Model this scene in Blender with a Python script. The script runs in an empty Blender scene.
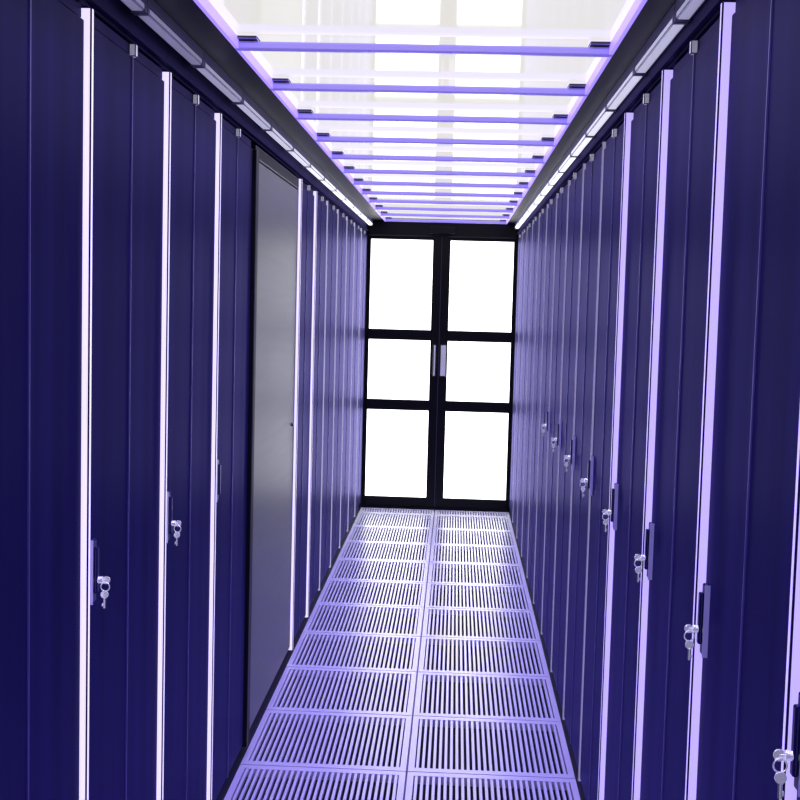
import bpy, bmesh, math, random
from mathutils import Vector, Matrix
random.seed(3)
sc = bpy.context.scene
sc.view_settings.view_transform = 'Standard'

# ---------------- materials ----------------
def mat(name, base=(.5,.5,.5), rough=.5, metal=0., emis=None, es=0., coat=0., noise=0., spec=.5, nscale=(30,30,1.5), tint=None):
    m = bpy.data.materials.new(name); m.use_nodes = True
    nt = m.node_tree; b = nt.nodes['Principled BSDF']
    b.inputs['Base Color'].default_value = (*base, 1)
    b.inputs['Roughness'].default_value = rough
    b.inputs['Metallic'].default_value = metal
    b.inputs['Specular IOR Level'].default_value = spec
    if tint: b.inputs['Specular Tint'].default_value = (*tint,1)
    b.inputs['Coat Weight'].default_value = coat
    b.inputs['Coat Roughness'].default_value = .1
    if emis:
        b.inputs['Emission Color'].default_value = (*emis, 1)
        b.inputs['Emission Strength'].default_value = es
    if noise > 0:
        tc = nt.nodes.new('ShaderNodeTexCoord'); mp = nt.nodes.new('ShaderNodeMapping')
        mp.inputs['Scale'].default_value = nscale
        n = nt.nodes.new('ShaderNodeTexNoise'); n.inputs['Scale'].default_value = 1.0
        n.inputs['Detail'].default_value = 3
        mr = nt.nodes.new('ShaderNodeMapRange')
        mr.inputs['To Min'].default_value = max(.02, rough-noise); mr.inputs['To Max'].default_value = rough+noise
        nt.links.new(tc.outputs['Object'], mp.inputs['Vector']); nt.links.new(mp.outputs[0], n.inputs['Vector'])
        nt.links.new(n.outputs['Fac'], mr.inputs['Value']); nt.links.new(mr.outputs[0], b.inputs['Roughness'])
    return m

def powder(name, c1, c2, gl, f0, f1, rough):
    """satin powder coat: diffuse + tinted sheen that grows gently toward grazing, fine vertical grain"""
    m = bpy.data.materials.new(name); m.use_nodes = True
    nt = m.node_tree; N=nt.nodes; Lk=nt.links
    for n in list(N): N.remove(n)
    out=N.new('ShaderNodeOutputMaterial'); mix=N.new('ShaderNodeMixShader')
    d=N.new('ShaderNodeBsdfDiffuse'); g=N.new('ShaderNodeBsdfAnisotropic')
    g.inputs['Color'].default_value=(*gl,1); g.inputs['Roughness'].default_value=rough
    lw=N.new('ShaderNodeLayerWeight'); lw.inputs['Blend'].default_value=.5
    pw=N.new('ShaderNodeMath'); pw.operation='POWER'; pw.inputs[1].default_value=4.
    mr=N.new('ShaderNodeMapRange'); mr.inputs['To Min'].default_value=f0; mr.inputs['To Max'].default_value=f1
    tc=N.new('ShaderNodeTexCoord'); mp=N.new('ShaderNodeMapping'); mp.inputs['Scale'].default_value=(3,14,.3)
    no=N.new('ShaderNodeTexNoise'); no.inputs['Scale'].default_value=1.; no.inputs['Detail'].default_value=1
    cr=N.new('ShaderNodeValToRGB'); cr.color_ramp.elements[0].position=.3; cr.color_ramp.elements[1].position=.7
    cr.color_ramp.elements[0].color=(*c1,1); cr.color_ramp.elements[1].color=(*c2,1)
    Lk.new(tc.outputs['Object'],mp.inputs[0]); Lk.new(mp.outputs[0],no.inputs['Vector']); Lk.new(no.outputs['Fac'],cr.inputs[0])
    Lk.new(cr.outputs[0],d.inputs['Color'])
    Lk.new(lw.outputs['Facing'],pw.inputs[0]); Lk.new(pw.outputs[0],mr.inputs['Value']); Lk.new(mr.outputs[0],mix.inputs[0])
    Lk.new(d.outputs[0],mix.inputs[1]); Lk.new(g.outputs[0],mix.inputs[2]); Lk.new(mix.outputs[0],out.inputs[0])
    return m

M_rack  = powder('rack_powdercoat', (.010,.0105,.050),(.019,.018,.088), (.52,.48,1.), .01, .24, .36)
M_rackd = mat('rack_body_dark', (.005,.005,.025), .5, spec=.1)
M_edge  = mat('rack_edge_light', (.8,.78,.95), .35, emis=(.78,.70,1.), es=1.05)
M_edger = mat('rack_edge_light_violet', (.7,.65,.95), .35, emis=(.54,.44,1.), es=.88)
M_edged = mat('rack_edge_alu_glow', (.5,.48,.66), .35, .4, emis=(.6,.56,.9), es=.30)  # aluminium trim, no lamp; slight glow added to brighten the far lines
M_edgel = mat('rack_edge_alu_glow_bright', (.6,.58,.7), .35, .3, emis=(.68,.65,.9), es=.55)  # same trim with stronger added glow for whiter lines on the left
M_seam  = mat('rack_seam', (.16,.14,.40), .35, .5)
M_chrome= mat('key_metal_glow', (.85,.85,.9), .25, .8, emis=(.8,.8,1), es=.22)  # faint glow added to plain metal of keys and tabs
M_handle= mat('handle_metal', (.05,.05,.14), .35, .3)
M_hrim  = mat('handle_rim_glow', (.5,.47,.8), .35, .4, emis=(.5,.45,.9), es=.12)  # light outline of the handle, with a little emission added
M_black = mat('frame_black', (.006,.006,.009), .5, spec=.2)
M_grey  = mat('brushed_grey', (.15,.16,.18), .42, .7, noise=.03, nscale=(2,2,40))
M_tile  = mat('floor_tile_coated', (.80,.80,.88), .30, .12, noise=.05, nscale=(6,6,6))
M_sub   = mat('subfloor_concrete', (.008,.008,.03), .8)
M_glassw= mat('door_glass_glow', (.9,.9,.9), .3, emis=(1,1,1), es=3.6)  # panes emit white themselves, standing in for the bright space beyond
M_panel = mat('roof_polycarbonate_glow', (.35,.34,.3), .035, emis=(1.,.975,.89), es=.77, spec=.5)  # panes glow cream in place of the lit room ceiling above
M_beam  = mat('beam_violet_glow', (.38,.33,.85), .3, .4, emis=(.27,.20,.85), es=.46)  # violet glow put into the bar material itself
M_beamd = mat('bracket_dark', (.03,.03,.05), .5)
M_viol  = mat('violet_led_line', (.5,.4,.9), .4, emis=(.36,.24,1.), es=1.05)
M_soff  = mat('soffit_dark', (.008,.008,.022), .4, .0, spec=.1)
M_fasc  = powder('fascia_dark', (.018,.017,.05),(.025,.022,.07), (.5,.45,1.), .02,.12,.35)
M_wall  = mat('wall_paint', (.05,.05,.08), .8)
M_house = mat('lamp_housing', (.3,.3,.4), .35, .5)
M_pull  = mat('door_pull_glow', (.85,.86,.9), .35, .0, emis=(.8,.82,.9), es=.15)  # pale pull, lifted by a weak added emission

# ---------------- mesh builder ----------------
class MB:
    def __init__(s, mats): s.bm = bmesh.new(); s.mats = mats
    def box(s, x0,x1,y0,y1,z0,z1, m=0, bev=0.):
        x0,x1=sorted((x0,x1)); y0,y1=sorted((y0,y1)); z0,z1=sorted((z0,z1))
        r = bmesh.ops.create_cube(s.bm, size=1)
        vs = r['verts']
        for v in vs:
            v.co = Vector(((x0+x1)/2+v.co.x*(x1-x0),(y0+y1)/2+v.co.y*(y1-y0),(z0+z1)/2+v.co.z*(z1-z0)))
        fs = set(f for v in vs for f in v.link_faces)
        for f in fs: f.material_index = s.mats.index(m) if m else 0
        if bev>0:
            es = list(set(e for f in fs for e in f.edges))
            bmesh.ops.bevel(s.bm, geom=es, offset=bev, segments=2, affect='EDGES', profile=.5)
    def cyl(s, p, axis, r, L, m, seg=14, r2=None):
        rot = {'x':Matrix.Rotation(math.pi/2,4,'Y'),'y':Matrix.Rotation(math.pi/2,4,'X'),'z':Matrix.Identity(4)}[axis]
        res = bmesh.ops.create_cone(s.bm, cap_ends=True, segments=seg, radius1=r, radius2=r if r2 is None else r2, depth=L,
                                    matrix=Matrix.Translation(p)@rot)
        for f in set(f for v in res['verts'] for f in v.link_faces):
            f.material_index = s.mats.index(m)
            f.smooth = len(f.verts)==4
    def torus(s, c, R, r, m, axis='y', tilt=0):
        n,k=18,6; vs=[]
        rot = Matrix.Rotation(tilt,3,'Z')
        for i in range(n):
            a=2*math.pi*i/n; ring=[]
            for j in range(k):
                b=2*math.pi*j/k
                q=Vector(((R+r*math.cos(b))*math.cos(a), r*math.sin(b), (R+r*math.cos(b))*math.sin(a)))
                ring.append(s.bm.verts.new(Vector(c)+rot@q))
            vs.append(ring)
        for i in range(n):
            for j in range(k):
                f=s.bm.faces.new((vs[i][j],vs[(i+1)%n][j],vs[(i+1)%n][(j+1)%k],vs[i][(j+1)%k]))
                f.material_index=s.mats.index(m); f.smooth=True
    def mesh(s, name):
        bmesh.ops.recalc_face_normals(s.bm, faces=s.bm.faces)
        me = bpy.data.meshes.new(name); s.bm.to_mesh(me); s.bm.free()
        for m in s.mats: me.materials.append(m)
        return me
def put(name, me, loc=(0,0,0), parent=None):
    o = bpy.data.objects.new(name, me); sc.collection.objects.link(o); o.location = loc
    if parent: o.parent = parent
    return o
def empty(name, loc=(0,0,0)):
    o = bpy.data.objects.new(name, None); sc.collection.objects.link(o); o.location = loc; return o

W = .6; TOP = 2.215; CEIL = 2.31; YD = 9.93; YB = -1.6
CAMZ = 1.66

# ---------------- server racks ----------------
def rack_mesh(side, w, keyed=True, bright=True, handle=True):
    """origin at aisle face, floor, near boundary. side -1 = left (body toward -x)."""
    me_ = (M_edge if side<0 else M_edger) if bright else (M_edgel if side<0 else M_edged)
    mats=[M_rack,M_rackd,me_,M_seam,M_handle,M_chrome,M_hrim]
    b=MB(mats); o=side
    i=-side
    g=.002; dt=.022
    b.box(o*dt, o*1.05, g, w-g, 0.03, TOP-.004, M_rackd)
    b.box(o*.03, o*1.0, .03, w-.03, 0, .03, M_rackd)
    mid=w*.53
    b.box(0, o*(dt-.001), .022, mid-.002, .045, TOP-.03, M_rack, .003)
    b.box(0, o*(dt-.001), mid+.002, w-.004, .045, TOP-.03, M_rack, .003)
    b.box(o*.006, o*dt, .004, w-.004, TOP-.026, TOP-.004, M_rack)
    b.box(o*.010, o*dt, .004, w-.004, .03, .042, M_rackd)
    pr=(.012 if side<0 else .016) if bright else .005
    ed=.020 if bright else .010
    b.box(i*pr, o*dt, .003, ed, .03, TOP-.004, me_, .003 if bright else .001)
    b.box(i*.003, 0, mid-.005, mid-.001, .045, TOP-.03, M_seam)
    b.box(i*.010, o*.005, mid-.009, mid+.009, TOP-.032, TOP-.004, M_chrome, .002)
    hy=.062 if side<0 else w-.030
    hz=1.10
    if handle:
        b.box(i*.008, 0, hy-.015, hy+.015, hz-.065, hz+.065, M_handle, .003)
        b.box(i*.016, i*.008, hy-.008, hy+.008, hz-.045, hz+.05, M_handle, .003)
        b.box(i*.0095, 0, hy-.018, hy-.015, hz-.066, hz+.066, M_hrim)
    if keyed:
        kz=hz-.018; ky=hy
        b.cyl((i*.014,ky,kz),'x',.007,.022,M_chrome)
        b.cyl((i*.026,ky,kz),'x',.0028,.012,M_chrome)
        b.cyl((i*.032,ky,kz),'y',.008,.003,M_chrome)
        b.torus((i*.031,ky-.003,kz-.013),.009,.0012,M_chrome)
        b.cyl((i*.030,ky-.004,kz-.029),'y',.008,.003,M_chrome)
        b.box(i*.0275,i*.0325,ky-.0055,ky-.0025,kz-.058,kz-.033,M_chrome,.001)
        b.box(i*.025,i*.0278,ky-.0055,ky-.0025,kz-.053,kz-.047,M_chrome)
    return b.mesh('server_rack_mesh')

wl=.655; LY=2.395
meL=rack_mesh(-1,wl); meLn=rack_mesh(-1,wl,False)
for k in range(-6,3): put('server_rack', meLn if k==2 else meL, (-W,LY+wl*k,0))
CY0=LY+wl*3+.004; CY1=5.64
w2=(YD-.03-CY1-.0)/7
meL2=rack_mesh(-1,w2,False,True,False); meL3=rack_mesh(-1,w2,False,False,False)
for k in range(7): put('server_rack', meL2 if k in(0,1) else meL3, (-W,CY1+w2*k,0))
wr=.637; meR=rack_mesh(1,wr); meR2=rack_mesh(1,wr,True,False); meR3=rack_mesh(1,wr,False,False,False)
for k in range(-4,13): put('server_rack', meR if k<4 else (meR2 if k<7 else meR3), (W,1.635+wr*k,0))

# ---------------- grey cooling cabinet ----------------
b=MB([M_grey,M_rackd,M_black,M_edge,M_handle])
L=CY1-CY0-.004
b.box(-.03,-1.05,.0,L,.03,TOP-.004,M_rackd)
b.box(-.05,-1.0,.03,L-.03,0,.03,M_rackd)
b.box(.0,-.029,.060,L-.03,.05,TOP-.06,M_grey,.004)
b.box(.014,-.029,.01,.055,.03,TOP-.03,M_black,.003)
b.box(.002,-.029,.060,L-.03,TOP-.055,TOP-.01,M_rackd,.003)
b.box(.0,-.029,L-.026,L-.004,.05,TOP-.01,M_grey,.003)
b.cyl((.004,L-.09,1.1),'x',.008,.008,M_grey)
put('cooling_cabinet', b.mesh('cooling_cabinet'), (-W,CY0,0))

# ---------------- raised floor ----------------
fl=MB([M_tile,M_sub])
T=.6
y0=4.29-T*10
ROWS=[y0+T*k for k in range(0,20)]
for yy in ROWS:
    if yy>=YD-.05: continue
    y1=min(yy+T,YD-.0)
    for xs in (-.6,0.):
        a=.0035; x0=xs+a; x1=xs+T-a; ya=yy+a; yb=y1-a; fr=.022
        zt=0; zb=-.03
        fl.box(x0,x0+fr,ya,yb,zb,zt,M_tile); fl.box(x1-fr,x1,ya,yb,zb,zt,M_tile)
        fl.box(x0+fr,x1-fr,ya,ya+fr+.012,zb,zt,M_tile); fl.box(x0+fr,x1-fr,yb-fr-.012,yb,zb,zt,M_tile)
        n=27; ww=(x1-x0-2*fr)/n
        for q in range(n):
            xx=x0+fr+ww*(q+.5)
            fl.box(xx-ww*.245,xx+ww*.245,ya+fr,yb-fr,-.014,-.001,M_tile)
put('floor', fl.mesh('floor'))
b=MB([M_sub]); b.box(-2,2,YB-.2,YD+.3,-.42,-.32,M_sub); put('subfloor', b.mesh('subfloor'))
b=MB([M_sub,M_seam])
for xs in (-.6,0,.6):
    b.box(xs-.012,xs+.012,YB,YD,-.06,-.031,M_seam)
    for yy in ROWS:
        b.cyl((xs,yy,-.19),'z',.014,.26,M_seam,8)
put('floor_pedestals', b.mesh('floor_pedestals'))
for s,nm in((-1,'left'),(1,'right')):
    b=MB([M_sub]); b.box(s*.6,s*2,YB-.2,YD+.3,-.32,-.001,M_sub); put('floor_plinth_'+nm,b.mesh('p'))

# ---------------- double door at the end ----------------
def rail(b,x0,x1,z0,z1,d=.05,m=M_black): b.box(x0,x1,-d/2,d/2,z0,z1,m,.003)
def leaf(name,x0,x1,hinge):
    b=MB([M_black,M_glassw,M_pull])
    sm=.068; so=.016
    xa = x0+(so if hinge<0 else sm); xb=x1-(sm if hinge<0 else so)
    rail(b,x0,xa,.02,2.19); rail(b,xb,x1,.02,2.19)
    for z0,z1 in((.02,.095),(.80,.885),(1.365,1.45),(2.165,2.19)):
        rail(b,xa,xb,z0,z1,.046)
    for z0,z1 in((.095,.80),(.885,1.365),(1.45,2.165)):
        b.box(xa,xb,-.004,.004,z0,z1,M_glassw)
    hx = x1-.03 if hinge<0 else x0+.035
    hw=.014 if hinge<0 else .028
    b.box(hx-hw,hx+hw,-.075,-.055,1.08,1.34,M_pull,.008)
    b.box(hx-.008,hx+.008,-.056,-.02,1.11,1.13,M_pull); b.box(hx-.008,hx+.008,-.056,-.02,1.29,1.31,M_pull)
    put(name,b.mesh(name),(0,YD+.03,0))
leaf('door_1',-.585,-.006,-1); leaf('door_2',-.002,.585,1)
b=MB([M_black])
b.box(-.6,-.587,YD,YD+.1,0,2.3,M_black); b.box(.587,.6,YD,YD+.1,0,2.3,M_black)
b.box(-.587,.587,YD-.02,YD+.1,2.195,2.305,M_black,.004)
b.box(-.587,.587,YD,YD+.1,-.02,.016,M_black)
b.box(-.1,.1,YD-.05,YD-.021,2.215,2.27,M_black,.006)
put('trim_door_frame', b.mesh('trim_door_frame'))
b=MB([M_wall]); b.box(-2,-.6,YD,YD+.1,0,2.45,M_wall); b.box(.6,2,YD,YD+.1,0,2.45,M_wall); b.box(-.6,.6,YD,YD+.1,2.305,2.45,M_wall); put('wall_front',b.mesh('w'))
b=MB([M_wall]); b.box(-2,2,YB-.2,YB-.1,0,2.45,M_wall); put('wall_back',b.mesh('w'))
b=MB([M_wall]); b.box(-2.1,-2,YB-.2,YD+.1,0,2.45,M_wall); put('wall_left',b.mesh('w'))
b=MB([M_wall]); b.box(2,2.1,YB-.2,YD+.1,0,2.45,M_wall); put('wall_right',b.mesh('w'))

# ---------------- ceiling ----------------
OX=.484; CX=.022
c=MB([M_panel,M_soff,M_wall])
c.box(CX-OX-.02,CX+OX+.02,YB-.1,YD,CEIL+.022,CEIL+.034,M_panel)
c.box(-2,CX-OX-.02,YB-.1,YD,CEIL+.022,CEIL+.1,M_wall); c.box(CX+OX+.02,2,YB-.1,YD,CEIL+.022,CEIL+.1,M_wall)
put('ceiling', c.mesh('ceiling'))
for s,nm in((-1,'left'),(1,'right')):
    b=MB([M_soff,M_fasc,M_viol])
    b.box(CX+s*OX,s*.66,YB,YD,CEIL,CEIL+.02,M_soff)
    b.box(s*.602,s*.66,YB,YD,TOP+.002,CEIL-.001,M_fasc)
    b.box(s*.590,s*.602,YB,YD,TOP+.010,TOP+.018,M_fasc)
    b.box(CX+s*(OX-.010),CX+s*OX,YB,YD,CEIL-.008,CEIL+.02,M_viol)
    put('trim_ceiling_'+nm, b.mesh('t'))
for k in range(-7,12):
    yy=3.235+.6*k
    if yy>YD-.05: continue
    b=MB([M_beam,M_beamd])
    x0=CX-OX; x1=CX+OX
    b.box(x0,x1,-.011,.011,-.011,.011,M_beam,.005)
    for s in(-1,1):
        xe=CX+s*OX
        b.box(xe-s*.002,xe-s*.06,-.03,.03,.0135,.021,M_beamd,.001)
        b.box(xe-s*.002,xe-s*.05,-.008,.008,.0112,.0205,M_beamd)
    put('ceiling_crossbar', b.mesh('ceiling_crossbar'), (0,yy,CEIL))
def lampmat(t):
    return mat('lamp_diffuser_%d'%int(t*100),(.7,.7,.8),.35,emis=(.72+.28*t,.70+.3*t,1.),es=.18+1.3*t)
for s,nm in((-1,'left'),(1,'right')):
    n=19; seg=.6
    root=empty('ceiling_strip_light',(-.572 if s<0 else .585,0,CEIL-.030))
    for k in range(n):
        ya=YB+.1+seg*k; yb=min(ya+seg,YD-.02)
        if yb-ya<.1: continue
        t=min(1,max(0,(ya-2.8+(1.3 if s>0 else 0))/4.5))  # viewing-angle brightness put into emission: segments brighten along the aisle
        lm=lampmat(t)
        b=MB([M_house,lm])
        b.box(-.015,.015,ya+.004,yb-.004,.006,.029,M_house)
        b.box(-.015,.015,ya+.02,yb-.02,-.012,.006,lm,.004)
        b.box(-.016,.016,ya+.004,ya+.02,-.013,.006,M_house)
        b.box(-.016,.016,yb-.02,yb-.004,-.013,.006,M_house)
        put('segment_%d'%k,b.mesh('seg'),(0,0,0),root)

# ---------------- lights ----------------
def area(name,loc,rot,sx,sy,e,col,spread=180):
    l=bpy.data.lights.new(name,'AREA'); l.shape='RECTANGLE'; l.size=sx; l.size_y=sy; l.energy=e; l.color=col
    l.spread=math.radians(spread)
    o=bpy.data.objects.new(name,l); sc.collection.objects.link(o); o.location=loc; o.rotation_euler=rot; return o
area('violet_lamp_left',(-.53,4.4,CEIL-.03),(0,math.radians(-24),0),.03,9.6,44,(.28,.20,1),105)
area('violet_lamp_right',(.53,4.4,CEIL-.03),(0,math.radians(24),0),.03,9.6,44,(.28,.20,1),105)

w=bpy.data.worlds.new('w'); sc.world=w; w.use_nodes=True
w.node_tree.nodes['Background'].inputs[0].default_value=(.1,.09,.3,1)
w.node_tree.nodes['Background'].inputs[1].default_value=.3

# ---------------- camera ----------------
cam=bpy.data.cameras.new('camera'); co=bpy.data.objects.new('camera',cam); sc.collection.objects.link(co)
cam.sensor_width=36; F=1239; cam.lens=36*F/800; cam.clip_start=.05
yaw=math.atan(54/F); pitch=-math.atan(97/F); roll=math.radians(1.5)
R=Matrix.Rotation(yaw,4,'Z')@Matrix.Rotation(math.pi/2+pitch,4,'X')@Matrix.Rotation(roll,4,'Z')
co.matrix_world=Matrix.Translation((.128,0,CAMZ))@R
sc.camera=co
